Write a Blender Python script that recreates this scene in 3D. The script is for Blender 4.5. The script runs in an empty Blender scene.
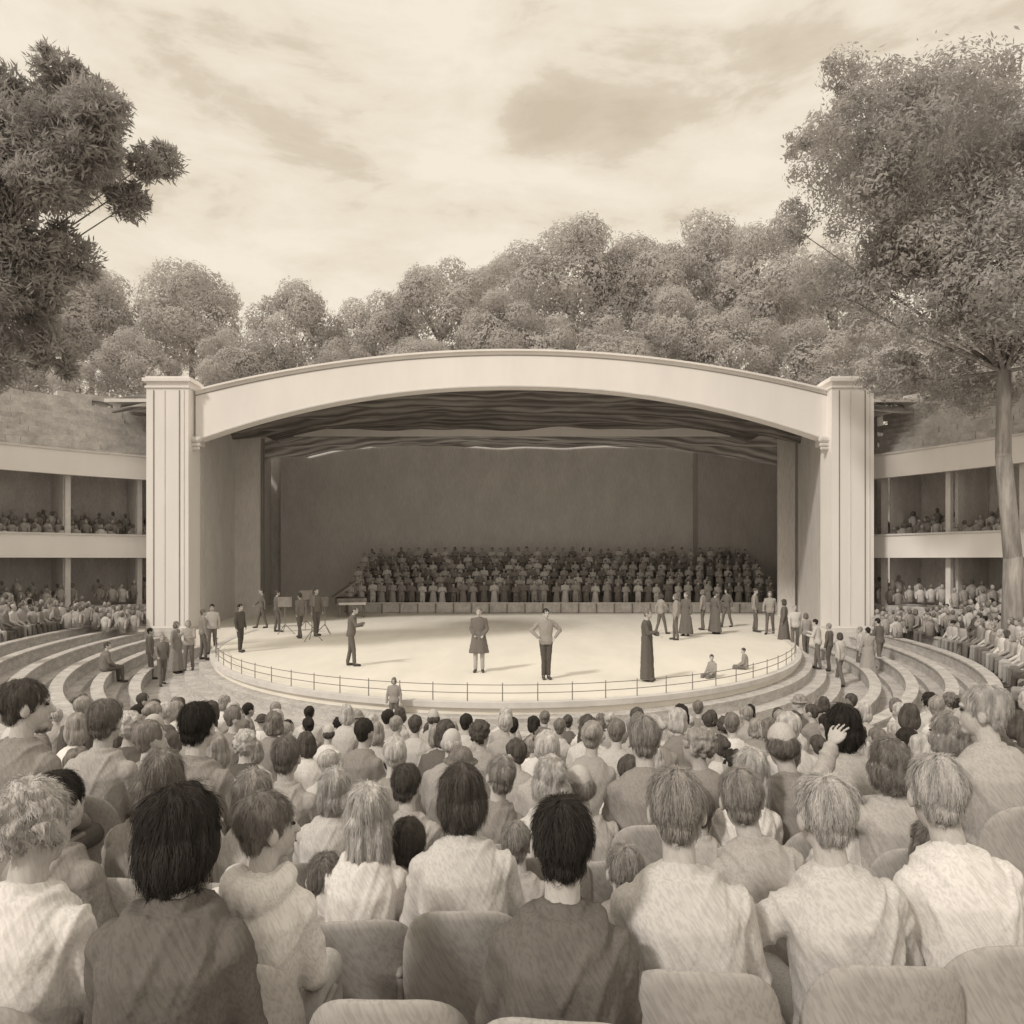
import bpy, bmesh, math, random
from mathutils import Vector, Matrix, noise
random.seed(7)
PI=math.pi
sc=bpy.context.scene
COL=sc.collection
F=700.0
def P(px,py,d): return Vector(((px-512)*d/F, d, 4-(py-560)*d/F))
def toPx(v): return (512+v[0]*F/v[1], 560+(4-v[2])*F/v[1])
def nth(n):
    if 10<=n%100<=20: return '%dth'%n
    return '%d%s'%(n,{1:'st',2:'nd',3:'rd'}.get(n%10,'th'))

# ---------------------------------------------------------------- materials
def mat(name,col=None,hatch=.12,hs=25,ns=4,nc=.35,stretch=(1,1,1),rough=.95,bump=0,bs=30,rot=(0,0,.6),nrot=(0,0,0),det=3,trans=0,fine=None):
    m=bpy.data.materials.new(name); m.use_nodes=True
    nt=m.node_tree; N=nt.nodes; L=nt.links
    b=N['Principled BSDF']; b.inputs['Roughness'].default_value=rough
    b.inputs['Specular IOR Level'].default_value=.08
    tc=N.new('ShaderNodeTexCoord'); mp=N.new('ShaderNodeMapping'); mp.inputs['Scale'].default_value=stretch; mp.inputs['Rotation'].default_value=nrot
    L.new(tc.outputs['Object'],mp.inputs['Vector'])
    nz=N.new('ShaderNodeTexNoise'); nz.inputs['Scale'].default_value=ns; nz.inputs['Detail'].default_value=det; nz.inputs['Roughness'].default_value=.65
    L.new(mp.outputs[0],nz.inputs['Vector'])
    mr=N.new('ShaderNodeMapRange'); mr.inputs[1].default_value=.3; mr.inputs[2].default_value=.7
    mr.inputs[3].default_value=1-nc; mr.inputs[4].default_value=1+nc*.4
    L.new(nz.outputs['Fac'],mr.inputs[0])
    last=mr
    def mulby(o):
        mu=N.new('ShaderNodeMath'); mu.operation='MULTIPLY'; L.new(last.outputs[0],mu.inputs[0]); L.new(o,mu.inputs[1]); return mu
    if hatch>=.1:
        mp2=N.new('ShaderNodeMapping'); mp2.inputs['Rotation'].default_value=rot
        L.new(tc.outputs['Object'],mp2.inputs['Vector'])
        w=N.new('ShaderNodeTexWave'); w.inputs['Scale'].default_value=hs; w.inputs['Distortion'].default_value=3; w.inputs['Detail'].default_value=2; w.inputs['Detail Scale'].default_value=.6
        L.new(mp2.outputs[0],w.inputs['Vector'])
        mh=N.new('ShaderNodeMath'); mh.operation='MULTIPLY_ADD'; mh.inputs[1].default_value=-hatch*1.4; mh.inputs[2].default_value=1
        L.new(w.outputs['Fac'],mh.inputs[0]); last=mulby(mh.outputs[0])
    if fine:
        mp3=N.new('ShaderNodeMapping'); mp3.inputs['Rotation'].default_value=fine[3]
        mp4=N.new('ShaderNodeMapping'); mp4.inputs['Scale'].default_value=fine[2]
        L.new(tc.outputs['Object'],mp3.inputs['Vector']); L.new(mp3.outputs[0],mp4.inputs['Vector'])
        n3=N.new('ShaderNodeTexNoise'); n3.inputs['Scale'].default_value=fine[0]; n3.inputs['Detail'].default_value=1
        L.new(mp4.outputs[0],n3.inputs['Vector'])
        r3=N.new('ShaderNodeMapRange'); r3.inputs[1].default_value=.36; r3.inputs[2].default_value=.56; r3.inputs[3].default_value=1-fine[1]; r3.inputs[4].default_value=1.03
        L.new(n3.outputs['Fac'],r3.inputs[0]); last=mulby(r3.outputs[0])
    vs=N.new('ShaderNodeVectorMath'); vs.operation='SCALE'
    if col is None:
        oi=N.new('ShaderNodeObjectInfo'); L.new(oi.outputs['Color'],vs.inputs[0])
    else: vs.inputs[0].default_value=col
    L.new(last.outputs[0],vs.inputs['Scale']); L.new(vs.outputs[0],b.inputs['Base Color'])
    if trans:
        tr=N.new('ShaderNodeBsdfTranslucent'); L.new(vs.outputs[0],tr.inputs['Color']); mxs=N.new('ShaderNodeMixShader'); mxs.inputs[0].default_value=trans
        L.new(b.outputs[0],mxs.inputs[1]); L.new(tr.outputs[0],mxs.inputs[2]); L.new(mxs.outputs[0],N['Material Output'].inputs['Surface'])
    if bump:
        n2=N.new('ShaderNodeTexNoise'); n2.inputs['Scale'].default_value=bs; n2.inputs['Detail'].default_value=3; L.new(mp.outputs[0],n2.inputs['Vector'])
        bp=N.new('ShaderNodeBump'); bp.inputs['Strength'].default_value=bump; bp.inputs['Distance'].default_value=.02
        L.new(n2.outputs['Fac'],bp.inputs['Height']); L.new(bp.outputs[0],b.inputs['Normal'])
    return m
def sep(v):
    f=min(v/.6,1); return (v, v*(.89+.07*f), v*(.80+.13*f))
M={}
M['cream']=mat('cream_stucco',sep(.90),.0,6,.8,.05,(1,1,.3))
M['trim']=mat('trim_stucco',sep(.74),.0,10,1.5,.15,bump=.1)
M['edge']=mat('dark_edge_trim',sep(.30),.0,10,1.5,.15)
M['floor']=mat('stage_boards',(.88,.84,.77),.0,3,.8,.08,(1,.3,1))
M['terrace']=mat('terrace_stone',sep(.60),.0,5,2.5,.25,(1,1,3),bump=.3,fine=(14,.14,(1,1,3),(0,0,.5)))
M['bench']=mat('bench_wood',sep(.64),.0,8,3,.25,fine=(14,.12,(1,1,3),(0,0,.5)))
M['wall']=mat('stage_wall',sep(.72),.0,2.6,1.0,.10,(1,1,.5),fine=(22,.12,(2,2,.12),(0,0,0)))
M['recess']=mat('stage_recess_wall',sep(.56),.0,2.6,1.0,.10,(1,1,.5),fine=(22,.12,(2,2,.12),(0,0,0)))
M['wallside']=mat('stage_side_wall',sep(.70),.0,2.6,1.0,.10,(1,1,.5),fine=(22,.12,(2,2,.12),(0,0,0)))
M['curtain']=mat('wing_curtain',sep(.50),.0,3,3,.3,(3,3,.2))
M['drape']=mat('ceiling_drape',sep(.42),.4,.8,.9,.4,(.3,3,1),rot=(0,0,PI/2),trans=.3)
M['stone']=mat('block_stone',sep(.62),.0,6,2,.3,bump=.4,fine=(22,.16,(1,1,2),(.4,.3,.5)))
M['gal']=mat('gallery_wall',sep(.82),.0,4,2,.15,(1,1,.4),fine=(16,.12,(2,2,.2),(.2,0,0)))
M['ground']=mat('ground_earth',sep(.35),.0,3,.3,.4)
M['hill']=mat('hill_grass',sep(.45),.0,3,.3,.4)
M['metal']=mat('rail_metal',sep(.28),.0,10,3,.2)
M['wood']=mat('dark_wood',sep(.30),.0,12,3,.3)
M['seat']=mat('seat_fabric',sep(.46),.0,30,3,.15,bump=.1,fine=(110,.14,(1,1,.14),(.1,.5,0)))
M['seatframe']=mat('seat_frame',sep(.3),.0,30,6,.2)
M['cloth']=mat('cloth',None,.0,26,3,.07,bump=.12,bs=80,fine=(130,.13,(1,1,.12),(.25,.55,.2)))
M['skin']=mat('skin',None,.0,45,12,.08,fine=(130,.08,(1,1,.15),(.2,.5,0)))
M['skin2']=mat('face_skin',sep(.54),.0,45,12,.2)
M['hair']=mat('hair',None,.0,60,38,.5,(1,1,.12),bump=.8,bs=60)
M['shoe']=mat('shoe',sep(.1),.0,30,6,.3)
M['eye']=mat('eye',sep(.05),0,30,6,.1)
M['bark']=mat('bark',sep(.38),.0,4,5,.5,(1,1,.15),bump=.8,bs=10)
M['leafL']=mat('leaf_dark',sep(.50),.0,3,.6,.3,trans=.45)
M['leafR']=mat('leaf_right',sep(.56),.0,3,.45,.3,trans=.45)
M['leafB']=mat('leaf_far_hazed',sep(.70),.0,1.5,1.2,.2,trans=.5)  # far leaves: distance haze put into the colour as a lighter tone
for i,v in enumerate((.34,.48,.64,.22)): M['crowd%d'%i]=mat('crowd_cloth_%d'%i,sep(v),.0,20,5,.3)

# ---------------------------------------------------------------- mesh builder
class MB:
    def __init__(s): s.v=[]; s.f=[]; s.mi=[]; s.cm=0
    def add(s,vs,fs):
        o=len(s.v); s.v.extend([tuple(x) for x in vs]); s.f.extend([tuple(i+o for i in f) for f in fs]); s.mi.extend([s.cm]*len(fs)); return s
    def box(s,x0,x1,y0,y1,z0,z1):
        return s.add([(x0,y0,z0),(x1,y0,z0),(x1,y1,z0),(x0,y1,z0),(x0,y0,z1),(x1,y0,z1),(x1,y1,z1),(x0,y1,z1)],
            [(0,3,2,1),(4,5,6,7),(0,1,5,4),(1,2,6,5),(2,3,7,6),(3,0,4,7)])
    def obox(s,c,ax,ay,hx,hy,z0,z1):
        c=Vector((c[0],c[1],0)); ax=Vector((ax[0],ax[1],0)); ay=Vector((ay[0],ay[1],0)); vs=[]
        for z in (z0,z1):
            for a,b in ((-1,-1),(1,-1),(1,1),(-1,1)): q=c+ax*hx*a+ay*hy*b; vs.append((q.x,q.y,z))
        return s.add(vs,[(0,3,2,1),(4,5,6,7),(0,1,5,4),(1,2,6,5),(2,3,7,6),(3,0,4,7)])
    def loft(s,rings,closed=True):
        n=len(rings[0]); vs=[p for r in rings for p in r]; fs=[]
        for i in range(len(rings)-1):
            for j in range(n):
                k=(j+1)%n; fs.append((i*n+j,i*n+k,(i+1)*n+k,(i+1)*n+j))
        if closed:
            fs.append(tuple(range(n-1,-1,-1))); fs.append(tuple(range((len(rings)-1)*n,len(rings)*n)))
        return s.add(vs,fs)
    def ell(s,c,r,R=None,seg=14,rn=9):
        if not hasattr(r,'__len__'): r=(r,r,r)
        c=Vector(c); rings=[]
        for i in range(rn):
            a=-PI/2+PI*(i+.5)/rn
            ring=[]
            for j in range(seg):
                t=2*PI*j/seg; v=Vector((r[0]*math.cos(a)*math.cos(t),r[1]*math.cos(a)*math.sin(t),r[2]*math.sin(a)))
                if R is not None: v=R@v
                ring.append(c+v)
            rings.append(ring)
        return s.loft(rings)
    def cap(s,a,b,ra,rb,seg=12,ends=True):
        a=Vector(a); b=Vector(b); d=(b-a); 
        if d.length<1e-6: return s
        d.normalize(); u=d.orthogonal().normalized(); w=d.cross(u)
        prof=[]
        if ends:
            for t in (-75,-45,-15): prof.append((a+d*ra*math.sin(math.radians(t)),ra*math.cos(math.radians(t))))
            for t in (15,45,75): prof.append((b+d*rb*math.sin(math.radians(t)),rb*math.cos(math.radians(t))))
        else: prof=[(a,ra),(b,rb)]
        return s.loft([[c+(u*math.cos(2*PI*j/seg)+w*math.sin(2*PI*j/seg))*r for j in range(seg)] for c,r in prof])
    def sweep(s,path,prof):
        return s.loft([[ (p[0]+n[0]*o,p[1]+n[1]*o,z) for o,z in prof] for p,n in path])
    def mesh(s,name,mats,smooth=False,recalc=True):
        me=bpy.data.meshes.new(name); me.from_pydata(s.v,[],s.f)
        if recalc:
            bm=bmesh.new(); bm.from_mesh(me); bmesh.ops.recalc_face_normals(bm,faces=bm.faces); bm.to_mesh(me); bm.free()
        if not isinstance(mats,(list,tuple)): mats=[mats]
        for m in mats: me.materials.append(m)
        if len(mats)>1: me.polygons.foreach_set('material_index',s.mi)
        if smooth: me.polygons.foreach_set('use_smooth',[True]*len(me.polygons))
        return me
    def build(s,name,m,parent=None,smooth=False):
        o=bpy.data.objects.new(name,s.mesh(name,m,smooth)); COL.objects.link(o)
        if parent: o.parent=parent
        return o
def fuse(mb,name,m,voxel,sm=3,disp=None):
    me=mb.mesh('tmp',m); o=bpy.data.objects.new('tmp',me); COL.objects.link(o)
    r=o.modifiers.new('r','REMESH'); r.mode='VOXEL'; r.voxel_size=voxel; r.use_smooth_shade=True
    if sm:
        q=o.modifiers.new('s','SMOOTH'); q.factor=.5; q.iterations=sm
    dg=bpy.context.evaluated_depsgraph_get()
    out=bpy.data.meshes.new_from_object(o.evaluated_get(dg)); out.name=name
    bpy.data.objects.remove(o); bpy.data.meshes.remove(me)
    if disp:
        cs=[disp(v.co) for v in out.vertices]; ns=[v.normal.copy() for v in out.vertices]
        for v,c,n in zip(out.vertices,cs,ns): v.co=v.co+n*c
    out.polygons.foreach_set('use_smooth',[True]*len(out.polygons))
    if not out.materials: out.materials.append(m)
    return out
def tag(o,label=None,cat=None,group=None,kind=None):
    if label: o['label']=label
    if cat: o['category']=cat
    if group: o['group']=group
    if kind: o['kind']=kind
    return o
def empty(name,loc,label,cat,group=None,rz=0):
    o=bpy.data.objects.new(name,None); COL.objects.link(o); o.location=loc; o.rotation_euler=(0,0,rz); o.empty_display_size=.2
    return tag(o,label,cat,group)

# ---------------------------------------------------------------- stage / bowl geometry
CX,CY,EA,EB=-.2,30.0,10.8,15.3
def E(t,D):
    n=Vector((math.cos(t)/EA,-math.sin(t)/EB)).normalized()
    return Vector((CX+EA*math.cos(t)+n.x*D,CY-EB*math.sin(t)+n.y*D)),n
D0=1.65; TD=.9; TR=.171
def rowz(k): return TR*k
def floor_at(D): return 0 if D<D0 else TR*int((D-D0)/TD)
NT=96
g=MB(); g.add([(-900,-300,-.25),(900,-300,-.25),(900,1500,-.25),(-900,1500,-.25)],[(0,1,2,3)])
tag(g.build('ground',M['ground']),kind='structure')
prof=[(0.002,-.2),(0.002,.75),(.4,.75),(.4,.5),(.8,.5),(.8,.25),(1.2,.25),(1.2,0),(D0,0)]
for k in range(0,24):
    prof.append((D0+TD*k,TR*k)); prof.append((D0+TD*(k+1),TR*k))
prof.append((prof[-1][0]+.01,-.25))
g=MB(); cols=[]
for i in range(NT+3):
    if i==0: cols.append([(E(0,D)[0].x,33.5,z) for D,z in prof]); continue
    if i==NT+2: cols.append([(E(PI,D)[0].x,33.5,z) for D,z in prof]); continue
    t=PI*(i-1)/NT; cols.append([(E(t,D)[0].x,E(t,D)[0].y,z) for D,z in prof])
n=len(prof); vs=[p for c in cols for p in c]
fs=[(i*n+j,i*n+j+1,(i+1)*n+j+1,(i+1)*n+j) for i in range(len(cols)-1) for j in range(n-1)]
g.add(vs,fs); tag(g.build('terrace',M['terrace']),kind='structure')
g=MB(); poly=[E(PI*i/NT,0)[0] for i in range(NT+1)]; poly=[(p.x,p.y) for p in poly]+[(-18.4,30.02),(-18.4,48),(18.4,48),(18.4,30.02)]
g.loft([[(x,y,-.2) for x,y in poly],[(x,y,1.0) for x,y in poly]]); 
tag(g.build('stage_platform',M['floor']),kind='structure')
g=MB(); pth=[E(PI*i/NT,0) for i in range(NT+1)]
g.sweep(pth,[(0.004,.9),(.09,.9),(.09,1.02),(-.12,1.02),(-.12,1.004),(0.004,1.004)]); tag(g.build('stage_kerb',M['trim']),kind='structure')
r=empty('stage_railing',(0,0,1),'low thin metal railing running round the curved front edge of the stage','railing')
pth=[E(math.radians(a),-.08) for a in range(26,157,2)]
g=MB()
for zz in (.36,.19):
    g.sweep(pth,[(-.007,zz-.007),(.007,zz-.007),(.007,zz+.007),(-.007,zz+.007)])
g.build('rail',M['metal'],r)
for a in range(26,157,4):
    p,_=E(math.radians(a),-.08); q=MB().cap((p.x,p.y,.01),(p.x,p.y,.40),.013,.010,8); q.build('post',M['metal'],r)
names=['first','second','third','fourth','fifth','sixth','seventh','eighth','ninth','tenth','eleventh','twelfth','thirteenth','fourteenth','fifteenth']
for k in range(0,10):
    D=D0+TD*k+.45; z=rowz(k)
    pth=[E(PI*i/120,D) for i in range(0,121)]
    b=empty('curved_bench',(0,0,0),'long curved pale bench, the %s one out from the stage edge'%names[k],'bench','curved benches round the stage')
    MB().sweep(pth,[(-.15,z+.36),(.15,z+.36),(.15,z+.41),(-.15,z+.41)]).build('seat_plank',M['bench'],b)
    MB().sweep(pth,[(-.11,z+.002),(.11,z+.002),(.11,z+.358),(-.11,z+.358)]).build('support',M['terrace'],b)

# ---------------------------------------------------------------- stage house
sh=empty('stage_house',(0,31,1),'big open air stage shell with cream arch, two square pillars and dark draped ceiling','stage')
def child(mb,name,m,par=sh,smooth=False):
    o=mb.build(name,m,par,smooth); o.location=(0,-31,-1) if par is sh else (0,0,0); return o
XL=13.72
zt=lambda x:13.05-1.75*(abs(x)/XL)**2.0
zb=lambda x:11.52-2.35*(abs(x)/XL)**2.1
NX=60; xs=[-XL+2*XL*i/NX for i in range(NX+1)]
g=MB(); g.loft([[(x,30.35,zb(x)),(x,31.0,zb(x)),(x,31.0,zt(x)),(x,30.35,zt(x))] for x in xs]); child(g,'arch',M['cream'])
g=MB(); g.loft([[(x,30.22,zt(x)-.01),(x,31.2,zt(x)-.01),(x,31.2,zt(x)+.07),(x,30.22,zt(x)+.07)] for x in xs]); co_=child(g,'cornice',M['cream'])
g=MB(); g.loft([[(x,30.33,zt(x)-.19),(x,30.348,zt(x)-.19),(x,30.348,zt(x)-.15),(x,30.33,zt(x)-.15)] for x in xs])
child(g,'cornice_line',M['edge'])
g=MB(); g.loft([[(x,30.32,zb(x)-.005),(x,30.348,zb(x)-.005),(x,30.348,zb(x)+.045),(x,30.32,zb(x)+.045)] for x in xs]); child(g,'arch_moulding',M['trim'])
# draped ceiling reaching from the arch back to the wall
g=MB(); nx,ny=80,190; vs=[]; fs=[]
for i in range(nx+1):
    for j in range(ny+1):
        x=-17.8+35.6*i/nx; y=31.02+16.1*j/ny
        ph=y*2.6+.55*math.sin(x*.33+1)+.5*math.sin(x*.17+y*.3)+.012*x*x
        z=11.95-.40*abs(math.sin(ph))**.8-.006*x*x*(.5+.5*math.sin(y*.9))+.16*noise.noise(Vector((x*.5,y*1.5,0)))
        if abs(x)<14: z=min(z,zt(x)-.35)
        vs.append((x,y,z))
for i in range(nx):
    for j in range(ny): a=i*(ny+1)+j; fs.append((a,a+1,a+ny+2,a+ny+1))
g.add(vs,fs); child(g,'ceiling_drape',M['drape'],smooth=True)
g=MB().box(-15.6,12.2,47.2,47.6,1,12.9); child(g,'back_wall',M['wall'])
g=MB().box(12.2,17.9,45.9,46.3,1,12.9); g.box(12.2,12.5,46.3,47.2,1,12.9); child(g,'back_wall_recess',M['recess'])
def slab(x0,y0,x1,y1,t,z0,z1):
    d=Vector((x1-x0,y1-y0)); L=d.length; d.normalize(); n_=Vector((-d.y,d.x)); return MB().obox(((x0+x1)/2,(y0+y1)/2),d,n_,L/2,t/2,z0,z1)
child(slab(-13.95,31.02,-16.4,47.2,.3,1,11.0),'side_wall',M['wallside'])
child(slab(13.85,31.02,17.6,45.8,.3,1,11.0),'side_wall',M['wallside'])
cur=[(-15.9+i*.022, 41.2+.09*math.sin(i*.9)) for i in range(60)]
g=MB(); g.loft([[(x,y,1.0),(x,y+.12,1.0),(x,y+.12,11.2),(x,y,11.2)] for x,y in cur]); child(g,'wing_curtain',M['curtain'])
g=MB().box(-14.9,-13.4,37.2,37.35,1,11.0); child(g,'wing_flat',M['wallside'])
g=MB().box(14.3,15.2,37.6,37.75,1,11.0); child(g,'wing_flat',M['wallside'])
g=MB(); xr=[-18.2,-15.5]+xs+[15.5,18.2]; zr=lambda x: max(zt(min(abs(x),XL))-.32,11.05)
g.loft([[(x,31.22,zr(x)),(x,40.6,zr(x)),(x,40.6,zr(x)+.15),(x,31.22,zr(x)+.15)] for x in xr]); ro=child(g,'roof',M['trim'])
g=MB(); g.box(-18.2,18.2,40.62,40.8,11.2,13.0); child(g,'sun_block_upstand',M['cream'])  # unseen upstand, added to keep sun out of the roof gap left for daylight
g=MB().box(-18.2,-17.9,34.3,48,0,11.0); g.box(17.9,18.2,34.3,48,0,11.0); g.box(-18.2,18.2,47.7,48,0,12.6); child(g,'outer_wall',M['gal'])
for sx in (-1,1):
    xc=-14.72 if sx<0 else 14.56
    p=MB(); p.box(xc-.90,xc+.90,29.9,31.0,.9,11.35)
    po=child(p,'pillar',M['cream'])
    for k_,(a,b_) in enumerate(((-.60,-.56),(-.12,-.09),(.50,.54),(.70,.73))):
        q=MB().box(xc+a,xc+b_,29.88,29.898,1.2,11.25).build('fillet',M['edge'] if k_ in(0,2) else M['trim'],po)
    c=MB(); c.box(xc-.95,xc+.95,29.84,31.05,11.352,11.44); c.box(xc-.88,xc+.88,29.9,31.0,11.44,11.62); c.box(xc-1.02,xc+1.02,29.76,31.1,11.62,11.76); c.box(xc-.93,xc+.93,29.86,31.0,11.76,11.84)
    c.build('capital',M['cream'],po)
    c=MB(); c.box(xc-.97,xc+.97,29.82,31.1,-.2,.95); c.box(xc-.94,xc+.94,29.86,31.0,.95,1.1); c.build('base',M['trim'],po)
    xi=xc-sx*1.02
    c=MB(); 
    for rr,zz in ((.15,9.2),(.10,8.98),(.07,8.82)): c.cap((xi-.16,30.25,zz),(xi+.16,30.25,zz),rr,rr,10)
    c.box(xi-.12,xi+.12,30.25,31.0,8.98,9.25); child(c,'bracket',M['trim'])

# ---------------------------------------------------------------- galleries
def resamp(pts,n):
    seg=[(Vector(pts[i]),Vector(pts[i+1])) for i in range(len(pts)-1)]; L=[(b-a).length for a,b in seg]; T=sum(L); out=[]
    for i in range(n+1):
        s=T*i/n
        for (a,b),l in zip(seg,L):
            if s<=l+1e-6: out.append(a+(b-a)*(s/l)); break
            s-=l
    for _ in range(6): out=[out[0]]+[(out[i-1]+out[i]*2+out[i+1])/4 for i in range(1,len(out)-1)]+[out[-1]]
    return out
GP={}
def gallery(side,pts):
    sd='left' if side<0 else 'right'
    pp=resamp(pts,24); path=[]
    for i,p in enumerate(pp):
        a=pp[max(0,i-1)]; b=pp[min(24,i+1)]; d=(b-a).normalized(); n_=Vector((d.y,-d.x)); 
        if n_.x*side<0: n_=-n_
        path.append((p,n_))
    GP[side]=path
    r=empty('seating_gallery',(0,0,0),'two storey gallery with cream parapets beside the %s stage pillar'%sd,'gallery','galleries beside the stage')
    bx=lambda o0,o1,z0,z1:MB().sweep(path,[(o0,z0),(o1,z0),(o1,z1),(o0,z1)])
    u=bx(0,.25,7.65,8.66).build('upper_parapet',M['cream'],r)
    bx(-.05,.29,8.662,8.75).build('coping',M['trim'],u)
    l=bx(0,.25,4.1,5.07).build('lower_parapet',M['cream'],r)
    bx(-.05,.29,5.072,5.15).build('coping',M['trim'],l)
    bx(.252,3.4,8.1,8.4).build('roof',M['trim'],r)
    bx(.252,3.4,4.1,4.35).build('upper_floor',M['gal'],r)
    bx(3.4,3.6,-.2,8.098).build('back_wall',M['gal'],r)
    bx(.0,.2,-.2,2.0).build('lower_wall',M['terrace'],r)
    bx(.202,3.39,1.75,1.95).build('lower_floor',M['gal'],r)
    for i in range(2,24,5):
        p,n_=path[i]; d=Vector((n_.y,-n_.x))
        for z0,z1 in ((4.352,8.098),(1.952,4.098)):
            c=p+n_*.6; MB().obox(c,n_,d,.10,.10,z0,z1).build('post',M['trim'],r)
            c=p+n_*2.2; MB().obox(c,n_,d,1.1,.06,z0,z1).build('partition',M['gal'],r)
    w=MB(); rnd=random.Random(3)
    for c in range(12):
        o=1.0+.17*c; z0=8.41+.275*c
        fine=resamp([tuple(p+n_*o) for p,n_ in path],200)
        i=rnd.randint(0,8)
        while i<196:
            L=rnd.randint(8,20)
            j=min(200,i+L); a=fine[i]; b=fine[j]; d=(b-a)
            if d.length<.1: break
            q=d.normalized(); n_=Vector((q.y,-q.x))
            if not(c>=10 and rnd.random()<.4): w.obox((a+b)/2+n_*rnd.uniform(-.04,.04),q,n_,d.length/2-.008,.45,z0,z0+.26+rnd.uniform(-.012,.008))
            i=j
    wo=w.build('stone_block_wall',M['stone']); tag(wo,'stepped wall of rough stone blocks above the %s gallery'%sd,'wall')
gallery(-1,[(-15.9,32.4),(-18.6,30.3),(-21.6,27),(-24.5,22.5)])
gallery(1,[(15.8,32.4),(17.6,29.3),(19.4,25.5),(21,20)])
g=MB(); vs=[];fs=[]; A=60;B=24
for i in range(A+1):
    for j in range(B+1):
        x=-150+300*i/A; y=49+ (110)*j/B
        vs.append((x,y,-.3+15.5*min(1,(y-49)/22)**.8+1.0*noise.noise(Vector((x*.05,y*.05,1)))+ (0 if j else -1)))
for i in range(A):
    for j in range(B): a=i*(B+1)+j; fs.append((a,a+1,a+B+2,a+B+1))
g.add(vs,fs); tag(g.build('hill',M['hill'],smooth=True),kind='structure')

# ---------------------------------------------------------------- trees
def leaves(clumps,n,size,elong,rnd,fill=.5,out=0.0,jit=.35):
    vs=[];fs=[]; tot=sum(r*r for c,r in clumps)
    for c,r in clumps:
        c=Vector(c)
        for _ in range(int(n*r*r/tot)):
            d=Vector((rnd.gauss(0,1),rnd.gauss(0,1),rnd.gauss(0,1))).normalized()
            rr=r*(fill+(1-fill)*rnd.random()**.5)*(1+.35*noise.noise(d*2.5+c*.7)+.2*noise.noise(d*6+c))
            if rnd.random()<.06: rr*=1.15
            p=c+Vector((d.x*rr,d.y*rr,d.z*rr*.85))
            nn=(d+Vector((rnd.gauss(0,jit),rnd.gauss(0,jit),rnd.gauss(0,jit)))).normalized()
            u=nn.cross(Vector((rnd.gauss(0,1),rnd.gauss(0,1),rnd.gauss(0,1)))).normalized()
            if out: u=(u*(1-out)+d*out).normalized()
            w=nn.cross(u).normalized(); s=size*rnd.uniform(.5,1.4); a=u*s*elong; b=w*s
            o=len(vs); vs+= [p-a,p-a*.1+b*.55,p+a,p-a*.1-b*.55]; fs.append((o,o+1,o+2,o+3))
    mb=MB(); mb.add(vs,fs); return mb
def tree(name,label,clumps,base,trunk_r,n,size,elong,m,group=None,fill=.5,out=0,fork=None,seed=1,limb=.35):
    rnd=random.Random(seed)
    base=Vector(base); r=empty(name,base,label,'tree',group)
    cl=[(Vector(c)-base,rr) for c,rr in clumps]
    sat=[]
    for c,rr in cl:
        for _ in range(6):
            d=Vector((rnd.gauss(0,1),rnd.gauss(0,1),rnd.gauss(0,.8))).normalized(); sat.append((c+d*rr*rnd.uniform(.6,1.0),rr*rnd.uniform(.25,.45)))
    me=leaves(cl+sat,n,size,elong,rnd,fill,out,.3).mesh('crown',m,recalc=False)
    o=bpy.data.objects.new('crown',me); COL.objects.link(o); o.parent=r
    t=MB(); top=Vector(fork)-base
    pts=[Vector((0,0,-.3)),top*.33+Vector((.12,0,0)),top*.7+Vector((-.1,0,0)),top]; rs=[trunk_r*1.25,trunk_r,trunk_r*.85,trunk_r*.75]
    for i in range(3): t.cap(pts[i],pts[i+1],rs[i],rs[i+1],14)
    for c,rr in cl:
        mid=(top+c)/2+Vector((rnd.uniform(-.3,.3),0,-.15*rr)); t.cap(top,mid,trunk_r*limb,trunk_r*limb*.5,8); t.cap(mid,c,trunk_r*limb*.5,trunk_r*.04,8)
    t.build('trunk',M['bark'],r,True)
    return r
rn=random.Random(5)
def cl(lst,d,jd): return [(P(x,y,d)+Vector((0,rn.uniform(-jd,jd),0)),rr*d/F) for x,y,rr in lst]
R=[(852,58,24),(882,82,42),(945,88,54),(1010,76,54),(1075,130,80),(838,104,26),(800,172,24),(832,170,38),(888,160,54),(955,185,68),(1030,185,74),(850,222,38),(915,245,58),(985,265,70),(1060,280,78),(880,290,40),(940,322,54),(1010,330,52),(900,262,44),(922,362,32),(968,372,36),(862,132,40),(1000,140,58),(925,130,54),(960,225,62),(1020,240,64),(868,190,44),(845,262,30),(900,332,34),(1045,355,50),(818,196,26),(1010,385,30),(1040,300,60)]
base=P(1012,628,23); 
tree('large_tree','big leafy tree with bare trunk standing in front of the right gallery',cl(R,23,2.2),(base.x,23,1.0),.28,150000,.055,1.6,M['leafR'],None,.3,.2,fork=P(1004,372,23),seed=4,limb=.3)
Lc=[(15,70,30),(52,66,24),(82,96,34),(114,130,28),(140,132,20),(136,150,18),(45,120,48),(-15,110,65),(98,165,32),(55,180,44),(10,200,54),(-45,200,80),(75,212,28),(26,255,44),(-25,290,60),(18,310,38),(38,345,26),(0,365,36),(-30,380,40),(108,185,22),(72,140,40),(20,150,48),(44,290,28),(54,248,30)]
base=P(-110,640,19)
tree('large_tree','dark feathery leaved tree hanging in at the top left edge',cl(Lc,19,1.6),(base.x,19,1.2),.4,125000,.048,2.3,M['leafL'],None,.25,.5,fork=P(-90,330,19),seed=9,limb=.12)
protos=[]
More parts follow.
